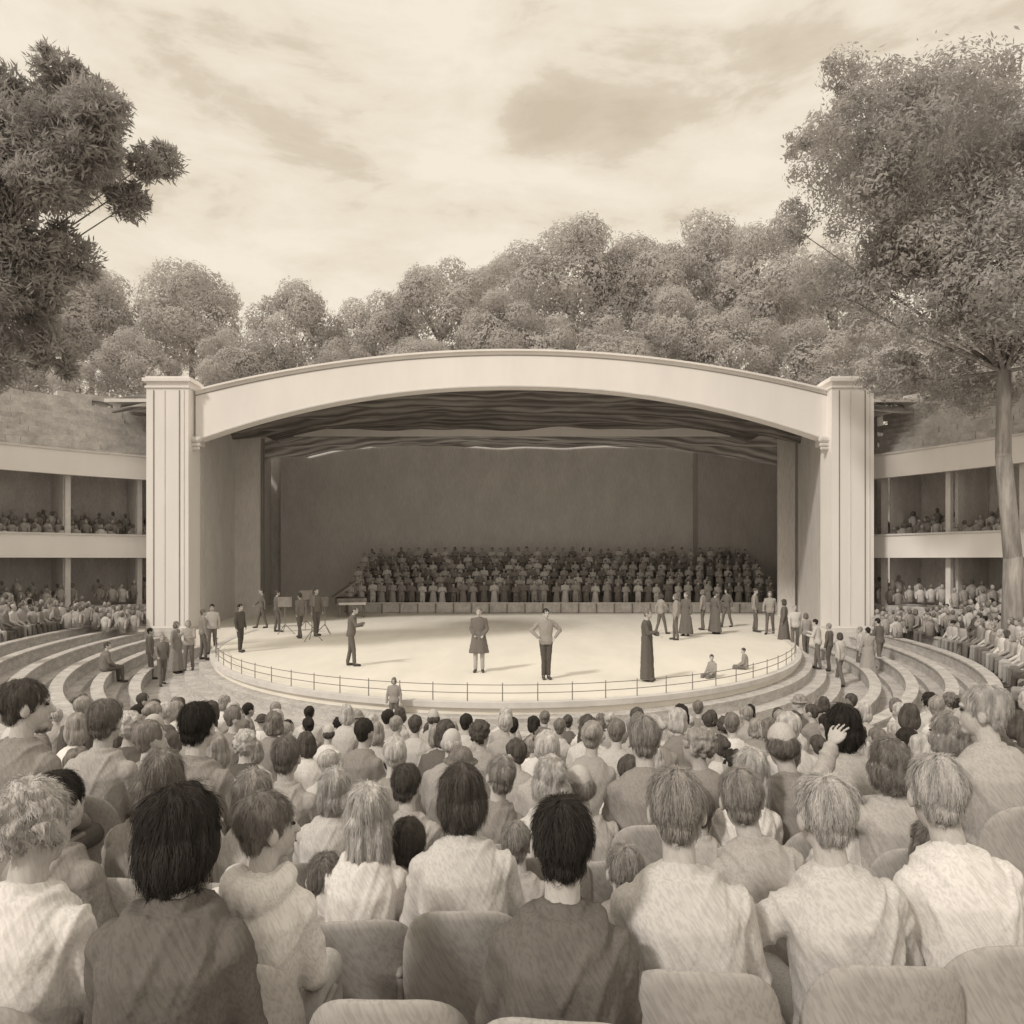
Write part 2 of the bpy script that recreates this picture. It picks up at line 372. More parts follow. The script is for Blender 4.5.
for s in range(5):
    rnd=random.Random(40+s); cs=[((0,0,0),.72)]
    for _ in range(30):
        d=Vector((rnd.gauss(0,1),rnd.gauss(0,1),rnd.gauss(.25,1))).normalized()
        cs.append((Vector((d.x*.74,d.y*.6,d.z*.80)),rnd.uniform(.16,.34)))
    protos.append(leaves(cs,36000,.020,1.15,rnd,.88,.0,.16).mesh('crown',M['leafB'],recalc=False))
tm=MB(); tm.cap((0,0,-2.2),(0,0,.1),.06,.04,8)
for a in range(5): tm.cap((0,0,-.3),(math.cos(a*1.3)*.4,math.sin(a*1.3)*.4,.25),.03,.012,6)
tmm=tm.mesh('trunk',M['bark'])
far=[(30,315,62,58,50),(92,318,44,60,46),(192,330,58,62,58),(292,345,48,60,52),(372,350,46,63,50),(440,322,56,64,58),(504,300,34,70,38),(572,296,66,63,66),(500,345,46,58,46),(640,310,60,66,60),(705,288,58,68,62),(768,290,58,62,64),(835,320,60,66,62),(905,370,52,58,50),(672,345,44,58,50),(140,372,40,55,38),(240,372,40,56,40),(340,380,34,57,34),(420,378,40,55,36),(540,360,44,57,44),(610,366,46,56,42),(730,360,46,56,44),(800,372,44,56,44),(865,395,34,54,34),(958,385,46,56,40),(30,385,40,54,34),(1010,360,50,60,50),(80,392,30,52,26)]
far.sort()
for i,(px,py,r,d,rz_) in enumerate(far):
    c=P(px,py,d); rr=r*d/F*1.12; rz_=rz_*d/F*1.12
    e=empty('round_tree',(c.x,c.y,c.z),'soft rounded haze-pale tree behind the stage arch, %s from the left along the wood'%nth(i+1),'tree','trees in the wood behind the stage',rz=0)
    e.scale=(rr,rr,rz_)
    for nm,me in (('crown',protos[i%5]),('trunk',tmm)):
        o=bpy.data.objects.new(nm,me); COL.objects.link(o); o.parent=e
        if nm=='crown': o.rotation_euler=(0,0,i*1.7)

# ---------------------------------------------------------------- people
V=Vector
def headM(hc,yaw=0,tilt=0,roll=0): return Matrix.Translation(hc)@Matrix.Rotation(yaw,4,'Z')@Matrix.Rotation(tilt,4,'X')@Matrix.Rotation(roll,4,'Y')
def mirror(v): return V((-v[0],v[1],v[2]))
def seated(lean=.05,side=0,yaw=0,tilt=0,armR=None,armL=None,b=.9):
    J={}
    def up(p):
        v=V(p)-V((0,0,.5)); v=Matrix.Rotation(-lean,3,'X')@v; v=Matrix.Rotation(side,3,'Y')@v; return v+V((0,0,.5))
    J['spine']=[(up((0,0,.43)),.15*b,.11),(up((0,-.005,.52)),.18*b,.135),(up((0,-.015,.66)),.158*b,.118),(up((0,-.02,.80)),.168*b,.125),(up((0,-.025,.92)),.172*b,.112),(up((0,-.02,.985)),.140*b,.086),(up((0,-.015,1.035)),.085,.066)]
    J['neck']=(up((0,-.015,1.0)),up((0,.01,1.13)))
    J['sh']=[up((s*.165*b,-.02,.94)) for s in(-1,1)]
    J['hip']=[V((s*.09,.02,.50)) for s in(-1,1)]; J['kn']=[V((s*.13,.44,.50)) for s in(-1,1)]; J['an']=[V((s*.13,.46,.09)) for s in(-1,1)]; J['toe']=[V((s*.14,.6,.04)) for s in(-1,1)]
    aR=armR or ((.228*b,.04,.71),(.13,.28,.58)); aL=armL or ((.228*b,.04,.71),(.13,.28,.58))
    J['el']=[up(mirror(aL[0])),up(aR[0])]; J['wr']=[up(mirror(aL[1])),up(aR[1])]
    J['head']=headM(up((0,.02,1.195)),yaw,tilt,side*.5); J['b']=b
    return J
def standing(armR=None,armL=None,yaw=0,tilt=0,stride=0,b=1.0,lean=0,legs=.09):
    J={}
    def up(p):
        v=V(p)-V((0,0,.93)); v=Matrix.Rotation(-lean,3,'X')@v; return v+V((0,0,.93))
    J['spine']=[(up((0,0,.86)),.14,.10),(up((0,0,.95)),.165*b,.12),(up((0,0,1.08)),.14*b,.10),(up((0,0,1.22)),.155*b,.115),(up((0,-.01,1.34)),.175*b,.11),(up((0,-.01,1.42)),.155*b,.085),(up((0,-.01,1.465)),.09,.065)]
    J['neck']=(up((0,-.01,1.43)),up((0,.01,1.54)))
    J['sh']=[up((s*.17*b,-.01,1.40)) for s in(-1,1)]
    J['hip']=[V((s*.085,0,.90)) for s in(-1,1)]; J['kn']=[V((s*legs,.03+s*stride*.5,.49)) for s in(-1,1)]; J['an']=[V((s*legs*1.05,s*stride,.08)) for s in(-1,1)]; J['toe']=[V((s*legs*1.3,s*stride+.15,.035)) for s in(-1,1)]
    a0=((.235,-.01,1.13),(.25,.05,.87)); aR=armR or a0; aL=armL or a0
    J['el']=[up(mirror(aL[0])),up(aR[0])]; J['wr']=[up(mirror(aL[1])),up(aR[1])]
    J['head']=headM(up((0,.02,1.62)),yaw,tilt); J['b']=b
    return J
def T(Mx,p): return Mx@V(p)
def spine_loft(mb,J,g,lo=0):
    rings=[]
    sh=(J['sh'][1]-J['sh'][0]).normalized()
    for i,(c,rx,ry) in enumerate(J['spine']):
        X=V((1,0,0)) if i<2 else sh; Z=V((0,0,1)); Y=Z.cross(X).normalized()
        rings.append([c+X*(rx+g)*math.copysign(abs(math.cos(t))**.85,math.cos(t))+Y*(ry+g)*math.copysign(abs(math.sin(t))**.85,math.sin(t)) for t in [2*PI*j/20 for j in range(20)]])
    mb.loft(rings[lo:])
def hand(mb,el,wr,fine,sgn):
    d=(wr-el).normalized(); s=d.cross(V((0,0,1))); 
    if s.length<.1: s=V((1,0,0))
    s.normalize(); s*=sgn; nrm=s.cross(d)
    pal=wr+d*.035; 
    Rm=Matrix((s,d,nrm)).transposed()
    mb.ell(pal,(.034,.042,.015),Rm)
    for i,L in enumerate((.052,.062,.058,.044)):
        a=wr+d*.06+s*(-.029+.020*i); k=a+d*L*.55+s*(-.009+.006*i)+nrm*.008; mb.cap(a-d*.02,k,.0085,.008,8); mb.cap(k,k+d*L*.45+s*(-.004+.003*i)+nrm*.02,.008,.007,8)
    a=wr+d*.025-s*.032; k=a+d*.026-s*.022; mb.cap(a,k,.0105,.0095,8); mb.cap(k,k+d*.026-s*.004,.0095,.008,8)
def bodymesh(J,voxel,g=0):
    mb=MB(); spine_loft(mb,J,-.012)
    mb.cap(J['neck'][0],J['neck'][1],.053,.048); H=J['head']; R3=H.to_3x3()
    mb.ell(T(H,(0,-.012,.03)),(.074,.094,.092),R3,18,12); mb.ell(T(H,(0,.018,-.04)),(.06,.07,.08),R3,18,12); mb.ell(T(H,(0,.06,-.095)),(.03,.026,.022),R3)
    mb.cap(T(H,(0,.086,.0)),T(H,(0,.104,-.032)),.010,.014,8); mb.ell(T(H,(0,.078,.025)),(.05,.015,.012),R3); mb.ell(T(H,(0,.083,-.066)),(.024,.012,.012),R3)
    for s in(-1,1):
        mb.ell(T(H,(s*.077,-.008,-.012)),(.012,.02,.033),R3)
        i=0 if s<0 else 1
        mb.cap(J['sh'][i],J['el'][i],.043,.036); mb.cap(J['el'][i],J['wr'][i],.036,.024); hand(mb,J['el'][i],J['wr'][i],True,s)
        mb.cap(J['hip'][i],J['kn'][i],.08,.055); mb.cap(J['kn'][i],J['an'][i],.052,.035); mb.cap(J['an'][i]-V((0,0,.02)),J['toe'][i],.04,.032)
        mb.cap(J['sh'][i]*.5+J['spine'][4][0]*.5,J['sh'][i],.050,.050)
    return fuse(mb,'body',M['skin'],voxel,2)
def shirtmesh(J,voxel,g=.012,folds=.005,skirt=None,seed=0,hood=False):
    mb=MB(); spine_loft(mb,J,g)
    for i in (0,1):
        w=J['el'][i].lerp(J['wr'][i],.93)
        mb.cap(J['sh'][i],J['el'][i],.053+g*.4,.046+g*.3); mb.cap(J['el'][i],w,.046+g*.3,.035+g*.3)
        mb.cap(J['spine'][4][0].lerp(J['sh'][i],.3),J['sh'][i]-V((0,0,.005)),.068,.055+g*.4)
        n0=J['neck'][0]; mb.cap(n0.lerp(J['neck'][1],.12),J['sh'][i]+V((0,0,-.004)),.048,.042)
    n0,n1=J['neck']; mb.cap(n0-V((0,0,.02)),n0.lerp(n1,.42),.072,.061,14,False)
    if hood:
        for a in range(11):
            t=PI*(.92+1.16*a/10) ; f=math.sin(PI*a/10); c=n0+V((.085*math.cos(t),.085*math.sin(t)-.01,.045-.035*f)); mb.ell(c,(.042,.042+.012*f,.034+.03*f))
    if skirt:
        top=J['spine'][1][0]; rings=[]
        for k in range(9):
            f=k/8; z=top.z+.12-(top.z+.12-skirt[0])*f; w=.165+(skirt[1]-.165)*f
            rings.append([V((top.x+ (w*(1+.06*math.sin(7*t)*f))*math.cos(t),top.y+ (w*.78*(1+.08*math.sin(7*t+1)*f))*math.sin(t),z)) for t in [2*PI*j/28 for j in range(28)]])
        mb.loft(rings)
    off=V((seed*3.1,seed,0))
    def disp(c):
        q=V((c.x*5,c.y*4,c.z*5-abs(c.x)*11))+off
        a=max(0,1-abs(noise.noise(q))*5.0); b_=max(0,1-abs(noise.noise(q*1.9+off))*5.0)
        return folds*(a*1.5+.6*b_)+folds*.7*noise.noise(c*5+off)
    return fuse(mb,'shirt',M['cloth'],voxel,3,disp)
def trousermesh(J,voxel,g=.012):
    mb=MB(); (c,rx,ry)=J['spine'][1]; mb.ell(c,(rx+.008,ry+.008,.12))
    for i in (0,1):
        mb.cap(J['hip'][i],J['kn'][i],.092,.068); mb.cap(J['kn'][i],J['an'][i]+V((0,0,.03)),.066,.055)
    return fuse(mb,'trousers',M['cloth'],voxel,2,lambda c:.006*noise.noise(c*14))
def shoemesh(J,i):
    return MB().cap(J['an'][i]-V((0,0,.03)),J['toe'][i],.045,.038).mesh('shoe',M['shoe'],True)
FACE=[('eye',MB().ell((s*.028,.079,.004),(.010,.008,.006)).mesh('eye',M['eye'],True)) for s in (-1,1)]+[('mouth',MB().cap((-.018,.0925,-.066),(.018,.0925,-.066),.0025,.0025,6).mesh('mouth',M['eye'],True))]
def hairmesh(kind,voxel,seed,strands=0):
    rnd=random.Random(seed); mb=MB(); amp=.006; sc_=(38,38,7)
    if kind!='balding': mb.ell((0,-.020,.036),(.082,.098,.094),None,20,14)
    if kind=='balding':
        mb.ell((0,-.03,-.0),(.081,.090,.062),None,20,12); amp=.004
    if kind=='short': mb.ell((0,-.050,-.022),(.062,.048,.052)); 
    if kind in('bob','long','wavy'):
        mb.ell((0,-.04,-.035),(.092,.076,.10),None,20,14); amp=.008
        mb.ell((.05,.0,-.03),(.042,.058,.085)); mb.ell((-.05,.0,-.03),(.042,.058,.085))
    if kind=='wavy':
        amp=.012; sc_=(30,30,18); mb.ell((0,-.05,-.06),(.096,.07,.07))
    if kind=='long':
        mb.ell((0,-.075,-.12),(.09,.05,.13)); mb.ell((.02,-.085,-.22),(.07,.04,.11))
    if kind=='bun':
        mb.ell((0,-.05,-.02),(.066,.052,.06)); mb.ell((0,-.125,.05),(.042,.038,.042))
    if kind=='curly':
        amp=.012; sc_=(42,42,42)
        for _ in range(70):
            d=V((rnd.gauss(0,1),rnd.gauss(-.5,1),rnd.gauss(.3,.8))).normalized(); mb.ell(V((0,-.025,.02))+V((d.x*.082,d.y*.088,d.z*.096)),rnd.uniform(.014,.024),None,8,6)
    if kind=='hat':
        mb=MB(); mb.ell((0,-.02,.06),(.09,.105,.085),None,20,12); mb.loft([[V((r_*math.cos(t),-.01+r_*1.1*math.sin(t),z)) for t in [2*PI*j/24 for j in range(24)]] for r_,z in ((.08,.035),(.125,.028),(.125,.04),(.08,.05))]); amp=.001
    off=V((seed,seed*.3,0))
    me=fuse(mb,'hair',M['hair'],voxel,1,lambda c:amp*noise.noise(V((c.x*sc_[0],c.y*sc_[1],c.z*sc_[2]))+off)*1.6)
    if strands:
        vs=[v.co.copy() for v in me.vertices]; ns=[v.normal.copy() for v in me.vertices]; mv=[];mf=[]
        for _ in range(strands):
            i=rnd.randrange(len(vs)); p=vs[i]; nrm=ns[i]
            if p.y>.03 and p.z<.03: continue
            cr=V((0,-.03,.12)); flow=(p-cr); flow=flow-nrm*flow.dot(nrm)
            if flow.length<1e-4: continue
            flow.normalize(); flow=(flow+V((0,0,-.7))+V((rnd.gauss(0,.22),rnd.gauss(0,.22),rnd.gauss(0,.15)))); flow-=nrm*flow.dot(nrm); flow.normalize()
            L=rnd.uniform(.02,.055)*{'bob':1.3,'long':1.5,'curly':.55,'wavy':.9}.get(kind,.9); w=nrm.cross(flow)*rnd.uniform(.0007,.0014)
            q=p+nrm*.0005; o=len(mv); S=4; curl=rnd.uniform(-1,1)*(.8 if kind in('wavy','curly') else .15)
            for s in range(S+1):
                f=s/S; c=q+flow*L*f+nrm*(.006*math.sin(f*PI*.75)-L*.12*f*f)+w.normalized()*curl*L*f*f
                ww=w*(1-.8*f); mv+= [c-ww,c+ww]
            mf+=[(o+2*s,o+2*s+1,o+2*s+3,o+2*s+2) for s in range(S)]
        bm=bmesh.new(); bm.from_mesh(me); bv=[bm.verts.new(x) for x in mv]
        for f in mf: 
            fc=bm.faces.new([bv[i] for i in f]); fc.smooth=True
        bm.to_mesh(me); bm.free()
    return me
class Proto: pass
def proto(J,voxel,**kw):
    p=Proto(); p.J=J; p.body=bodymesh(J,voxel if voxel>.012 else .007); p.shirt=shirtmesh(J,voxel,**kw); p.tr=trousermesh(J,max(voxel,.016)); p.shoe=[shoemesh(J,0),shoemesh(J,1)]; p.H=J['head']; return p
def person(pr,hair,loc,rz,sc_,cs,ch,csk=sep(.56),ct=None,label='',cat='person',group=None,shirtname='shirt',face=True,legs=True,roll=0):
    o=bpy.data.objects.new('person',pr.body); COL.objects.link(o); o.location=loc; o.rotation_euler=(0,roll,rz)
    o.scale=(sc_,sc_,sc_); o.color=(*csk,1)
    tag(o,label,cat,group)
    def ch_(nm,me,c,mtx=None):
        q=bpy.data.objects.new(nm,me); COL.objects.link(q); q.parent=o; q.color=(*c,1)
        if mtx is not None: q.matrix_local=mtx
        return q
    ch_(shirtname,pr.shirt,cs)
    if legs:
        ch_('trousers',pr.tr,ct or tuple(x*.6 for x in cs))
        for q in pr.shoe: ch_('shoe',q,cs)
    if hair: ch_('hat' if hair.name.startswith('hat') else 'hair',hair,ch,pr.H)
    if face:
        for nm,me in FACE: ch_(nm,me,ch,pr.H)
    return o
HK=['short','bob','long','bun','curly','wavy','balding','hat']
HH={k:hairmesh(k,.0055,i+1,3600) for i,k in enumerate(HK) if k!='hat'}
HL={}
for i,k in enumerate(HK):
    HL[k]=hairmesh(k,.012,i+11); HL[k].name='hat' if k=='hat' else 'hair'
PH={
 'straight':proto(seated(.03,b=.84),.0095,seed=1),
 'jacket':proto(seated(.04,b=.80,yaw=.05),.0095,seed=12,g=.016,folds=.006),
 'turned':proto(seated(.06,.06,b=.80,yaw=-.55,tilt=-.12),.0095,seed=13,g=.016,folds=.006),
 'broad':proto(seated(.10,-.02,b=.90,tilt=-.08),.0095,seed=2,folds=.006),
 'right':proto(seated(.05,.03,yaw=-.9,b=.86),.0095,seed=3),
 'left':proto(seated(.08,-.05,yaw=.8,b=.88),.0095,seed=4),
 'slim':proto(seated(.04,.07,yaw=.25,b=.74,tilt=.05),.0095,seed=5),
 'leaning':proto(seated(.14,-.09,yaw=-.25,b=.84,tilt=-.1),.0095,seed=15,folds=.006),
 'elbow':proto(seated(.08,-.06,yaw=.2,armL=((.37,.06,.78),(.30,.30,.66)),b=.86),.0095,seed=6,folds=.006),
 'raise':proto(seated(.02,0,yaw=.1,armL=((.28,.16,1.04),(.19,.20,1.24)),b=.84),.0095,seed=7),
 'hood':proto(seated(.1,.05,yaw=-.9,b=.84),.0095,g=.018,seed=8,hood=True),
}
PL={
 'straight':proto(seated(.05,b=.86),.02,seed=1),
 'broad':proto(seated(.12,b=.98,tilt=-.1),.02,seed=2),
 'right':proto(seated(.06,.05,yaw=-.7,b=.86),.02,seed=3),
 'left':proto(seated(.08,-.06,yaw=.7,b=.88),.02,seed=4),
 'slim':proto(seated(.0,.05,b=.76),.02,seed=5),
 'leaning':proto(seated(.16,.10,yaw=-.3,b=.84),.02,seed=6),
}
TONE=[('black',sep(.05)),('dark brown',sep(.12)),('brown',sep(.24)),('grey brown',sep(.38)),('fair',sep(.58))]
CT=[('dark',sep(.16)),('brown',sep(.32)),('tan',sep(.48)),('pale',sep(.64)),('cream',sep(.80))]
SEATM=[]
def seat(loc,rz,label,sc_=1.0):
    r=empty('theatre_seat',loc,label,'seat','padded theatre seats in the nearest rows',rz)
    r.scale=(sc_,)*3
    for nm,me in SEATM:
        q=bpy.data.objects.new(nm,me); COL.objects.link(q); q.parent=r
N_=48
def outline(y,inset=0,hh=.90):
    pts=[]; w=.225-inset
    for j in range(N_):
        t=2*PI*(j+.5)/N_; c,s_=math.cos(t),math.sin(t)
        x=w*math.copysign(abs(c)**.6,c); z=.62+ (hh-.62-inset)*math.copysign(abs(s_)**.75,s_)
        pts.append(V((x,y+1.5*x*x - .14*(z-.6),z)))
    return pts
def shell(ys):
    # solid curved panel: grid bands between inset outlines
    g=MB(); rings=[]
    for y,ins in ys: rings.append(outline(y,ins))
    g.loft(rings); return g
g=shell([(-.180,.215),(-.180,.15),(-.180,.08),(-.181,.03),(-.187,.006),(-.197,0),(-.207,.006),(-.213,.03),(-.214,.08),(-.214,.15),(-.214,.215)])
SEATM.append(('backrest',g.mesh('backrest',M['seat'],True)))
g=MB(); g.loft([[V((x*k_,y*k_+.02,z)) for x,y in ((-.2,-.18),(.2,-.18),(.22,0),(.2,.2),(-.2,.2),(-.22,0))] for k_,z in ((.9,.34),(1,.36),(1,.40),(.92,.42))]); SEATM.append(('seat_cushion',g.mesh('seat_cushion',M['seat'],True)))
for s in (-1,1):
    g=MB(); g.cap((s*.24,-.10,.60),(s*.24,.14,.60),.014,.014,8); g.box(s*.24-.011,s*.24+.011,-.08,.03,.0,.59); SEATM.append(('armrest',g.mesh('armrest',M['seatframe'],True)))
def Dof(x,y):
    best=1e9
    for i in range(0,181):
        p,_=E(PI*i/180,0); d=math.hypot(p.x-x,p.y-y); best=min(best,d)
    return best
def face_to(x,y,tx=0,ty=24):
    return math.atan2(ty-y,tx-x)-PI/2
FR=[
(26,1.86,'broad','curly',4,4,1.0,.03,'person with light curly hair in a cream top at the bottom left corner'),
(172,1.76,'turned','bob',0,0,1.03,.0,'person with black bobbed hair in dark clothes, nearest row at left'),
(252,1.98,'hood','short',2,4,.84,.20,'child with short brown hair and white hooded top, head turned right'),
(562,1.84,'jacket','short',0,0,1.0,.0,'person with short black hair and dark jacket in the middle of the nearest row'),
(688,2.0,'broad','short',3,3,1.0,.05,'person with grey brown cropped hair and broad pale shirt, right of the dark jacket'),
(860,2.05,'elbow','short',4,3,.98,.06,'person with fair hair resting a bent elbow out to the left'),
(972,2.1,'leaning','short',4,4,1.0,.08,'person with fair short hair in a cream shirt at the right of the nearest row'),
(58,2.65,'straight','short',0,1,1.0,-.02,'person with black hair behind the curly haired one at far left'),
(134,2.90,'slim','long',2,1,1.0,.05,'person with long brown hair near the left, second row back'),
(467,2.65,'broad','bob',1,3,1.0,.0,'person with dark brown bobbed hair in a pale shirt left of centre'),
(365,2.75,'slim','long',4,4,.98,-.05,'slim person with long fair hair left of the pale shirted one'),
(775,2.70,'leaning','short',3,2,1.0,-.02,'person with grey brown hair and tan shirt, second nearest row right of centre'),
(622,2.75,'slim','short',3,1,.85,-.12,'small person low between the dark jacket and the broad pale shirt'),
(305,2.75,'slim','short',2,2,.84,-.14,'small person with brown hair low between the hooded child and long fair hair'),
(925,2.85,'slim','bob',2,1,.9,-.10,'small person with brown bob low between the two right hand front figures'),
(410,2.95,'straight','short',1,1,.9,-.12,'person in brown with dark hair tucked beside the long fair hair'),
(248,3.15,'slim','bob',3,2,.95,-.0,'person with grey brown bob above the hooded child'),
(898,3.25,'raise','wavy',2,2,.98,.10,'person with brown wavy hair raising a hand in the air at right'),
(15,3.35,'right','short',1,1,1.05,.28,'person in profile with short dark hair sitting high at the left edge'),
(1000,3.35,'left','short',4,2,1.05,.25,'person in profile with fair hair sitting high at the right edge'),
(195,3.7,'broad','short',0,1,1.08,.12,'broad person in brown with short black hair, third row at left'),
(98,3.9,'straight','short',2,2,1.02,.22,'person with brown hair and tan top, third row far left'),
(322,3.7,'slim','bob',4,3,.95,-.05,'person with fair bob and pale top, third row left'),
(408,3.75,'leaning','short',1,2,.95,-.05,'person with dark brown hair and tan top, third row near the middle'),
(545,3.6,'slim','wavy',4,3,.98,-.02,'person with fair wavy hair just above the black haired one'),
(592,3.7,'broad','balding',3,2,.95,-.04,'balding person in tan right above the middle'),
(645,3.8,'broad','short',3,1,1.05,.08,'broad person in brown jacket with grey brown hair, third row'),
(700,3.6,'straight','short',2,2,.9,-.08,'person with brown hair above and right of the broad pale shirt'),
(740,3.7,'slim','long',4,4,.98,.02,'person with long fair hair in cream, third row right of centre'),
(803,3.85,'leaning','balding',2,1,1.05,.05,'balding person in brown with grey sides, third row at right'),
(850,3.9,'straight','bob',0,2,1.0,.22,'person with black bob and tan top, third row at right'),
(945,3.75,'slim','wavy',3,3,1.0,.18,'person with wavy grey brown hair near the right edge'),
(285,3.95,'straight','short',2,2,.95,.1,'person with brown hair, third row between a fair bob and grey bob'),
(485,3.9,'slim','bun',3,1,.95,.0,'person with hair in a bun behind the dark bobbed one'),
(150,3.45,'straight','curly',2,2,.95,-.02,'person with curly brown hair in tan, behind the long brown haired one'),
(445,3.3,'slim','short',3,2,.85,-.12,'small person in tan between long fair hair and dark bob'),
(520,3.2,'leaning','short',3,2,.84,-.12,'small person in tan with grey brown hair right of the dark bob'),
(840,3.35,'slim','bob',4,3,.92,-.04,'person with fair bob and pale top above the bent elbow'),
]
for (px,d,pk,hk,ht,ctn,s,dz,lab) in FR:
    x=(px-512)*d/F; z=.19*(12.6-d)
    rz=face_to(x,d)+random.uniform(-.12,.12)
    person(PH[pk],HH[hk],(x,d,z+dz),rz,s,CT[ctn][1],TONE[ht][1],sep(.54),label=lab,shirtname='hooded_top' if pk=='hood' else ('jacket' if ctn<2 else 'shirt'),roll=random.uniform(-.04,.04))
    seat((x,d,z+dz),rz,'padded seat used by the '+' '.join(lab.replace(',','').split()[:11]),min(s,1))
cx,cd_=(400-512)*1.95/F,1.95
seat((cx,cd_,.19*(12.6-cd_)),face_to(cx,cd_),'empty padded seat in the nearest row, left of the dark jacket')
cand=[]
for k in range(0,15):
    D=D0+TD*k+.45
    pts=[]; last=None; acc=0; tot=0
    for i in range(0,2401):
        p,n_=E(PI*i/2400,D)
        if last is not None: acc+=(p-last).length
        last=p
        if acc>=.52:
            acc=0; pts.append((p.copy(),n_.copy()))
    for p,n_ in pts:
        if p.y<4.3: continue
        q=toPx((p.x,p.y,rowz(k)+1.2))
        if q[0]<-25 or q[0]>1050: continue
        if k>=2 and p.y<13.6 and k<=9 and (q[1]>700 or k>=6): pass
        elif k>=4 and 13.6<=p.y<29.8 and q[0]>900-k*2 : pass
        elif k>=6 and 13.6<=p.y<29.8 and q[0]<75-(p.y<20)*40 : pass
        elif k>=9 and p.y<=14: pass
        else: continue
        if random.random()<.06: continue
        cand.append((p.y,k,p,n_,q[0]))
cand.sort(key=lambda c:c[0])
ind=cand[:285]; restc=cand[285:]
rows={}
for c in ind: rows.setdefault(c[1],[]).append(c)
for k,rw in rows.items():
    rw.sort(key=lambda c:c[4])
    for i,(yy,_,p,n_,qx) in enumerate(rw):
        hk=random.choice(['short','short','short','bob','long','bun','wavy','curly','balding','bob','short','hat' if i%2 else 'short'])
        pk=random.choice(['straight','broad','right','left','slim','leaning']); ht=random.choice([0,1,1,2,2,3,3,4,4]); c_=random.choice([0,1,1,2,2,3,3,4])
        lab='person in %s top with %s %s, %s from left in seating row %d'%(CT[c_][0],TONE[ht][0],'hat' if hk=='hat' else hk+' hair',nth(i+1),k+1)
        jx,jy=random.uniform(-.08,.08),random.uniform(-.04,.04)
        s=random.uniform(.86,1.08); vz=random.uniform(.85,1.1)
        rz=face_to(p.x,p.y,0,26)+random.uniform(-.35,.35)
        person(PL[pk],HL[hk],(p.x+jx,p.y+jy,rowz(k)),rz,s,tuple(x*vz for x in CT[c_][1]),TONE[ht][1],sep(random.uniform(.46,.6)),label=lab,group='audience seated on the curved benches',face=False,legs=yy>12)
g=MB()
def lowp(x,y,z,s=1):
    a=random.uniform(-.3,.3); X=V((math.cos(a),math.sin(a),0)); Y=V((-math.sin(a),math.cos(a),0)); c0=V((x,y,z))
    g.cm=random.choice((0,1,1,2,0))
    g.loft([[c0+X*rx*math.cos(t)+Y*ry*math.sin(t)+V((0,0,h*s)) for t in [2*PI*j/8 for j in range(8)]] for rx,ry,h in ((.15,.13,.4),(.17,.12,.7),(.21,.12,.91),(.15,.09,1.0),(.05,.05,1.07))])
    for q in (-1,1): g.cap(c0+X*.19*q+V((0,0,.90*s)),c0+X*.24*q-Y*.1+V((0,0,.62*s)),.055,.045,6)
    g.cm=random.choice((0,1,3,3,1)); g.ell(c0+V((random.uniform(-.03,.03),0,1.18*s)),(.08*s,.09*s,.115*s),None,8,6)
for yy,k,p,n_,qx in restc: lowp(p.x,p.y,rowz(k),random.uniform(.9,1.08))
for side in (-1,1):
    path=GP[side]; L=len(path)
    for row,(o,z) in enumerate(((.8,4.36),(1.4,4.60),(2.0,4.84),(2.6,5.08),(.75,1.75),(1.4,1.95))):
        i=.5+random.random()*.4
        while i<L-1.2:
            a=int(i); f=i-a; p=path[a][0].lerp(path[a+1][0],f); n_=path[a][1]; q=p+n_*o
            if random.random()<.85: lowp(q.x,q.y,z+random.uniform(-.1,.1),random.uniform(.8,1.0))
            i+=random.uniform(.36,.56)/((path[1][0]-path[0][0]).length)
    for j in range(110):
        i=random.uniform(0,L-2); a=int(i); p=path[a][0].lerp(path[a+1][0],i-a)-path[a][1]*random.uniform(.4,3.0); D=Dof(p.x,p.y)
        if D>4.6: lowp(p.x,p.y,floor_at(D)+.1,random.uniform(.85,1.05))
co=g.build('distant_crowd',[M['crowd0'],M['crowd1'],M['crowd2'],M['crowd3']],None,True)
tag(co,'mass of tiny spectators in the side galleries and far benches','crowd',kind='stuff')

# ---------------------------------------------------------------- performers
ST={
 'coat':proto(standing(armR=((.22,.02,1.14),(.12,.14,1.0)),armL=((.22,.02,1.14),(.12,.14,1.0))),.018,skirt=(.52,.27),seed=1),
 'akimbo':proto(standing(armR=((.36,-.02,1.20),(.20,.08,1.02)),armL=((.36,-.02,1.20),(.20,.08,1.02)),legs=.06,yaw=.2),.016,seed=2),
 'robe':proto(standing(armR=((.22,.08,1.16),(.16,.28,1.22)),armL=((.22,.05,1.16),(.14,.26,1.1)),b=.9),.018,skirt=(.06,.21),seed=3),
 'lean':proto(standing(armR=((.24,.12,1.2),(.2,.34,1.3)),armL=((.22,.1,1.15),(.1,.3,1.2)),lean=.12,stride=.1),.016,seed=4),
 'plain':proto(standing(stride=.06),.02,seed=5),
 'walk':proto(standing(stride=.2,armR=((.22,.12,1.16),(.2,.3,1.0)),armL=((.22,-.1,1.15),(.22,-.1,.9))),.02,seed=6),
 'gown':proto(standing(b=.92),.02,skirt=(.1,.3),seed=7),
}
def onstage(px,fy,kind,hair,rz,s,ct_,ht,lab,trous=.10,z=1.0,grp=None,nm='jacket'):
    d=F*(4-z)/(fy-560); x=(px-512)*d/F
    person(ST[kind],HL[hair],(x,d,z),rz,s,sep(ct_),TONE[ht][1],sep(.54),ct=sep(trous),label=lab,group=grp,shirtname=nm)
onstage(351,666,'lean','short',-1.4,.98,.18,1,'performer leaning forward in dark clothes, leftmost of the four on the open stage',.16)
onstage(479,672,'coat','short',PI,1.0,.20,2,'performer facing the audience in a dark knee length coat',.5,nm='coat')
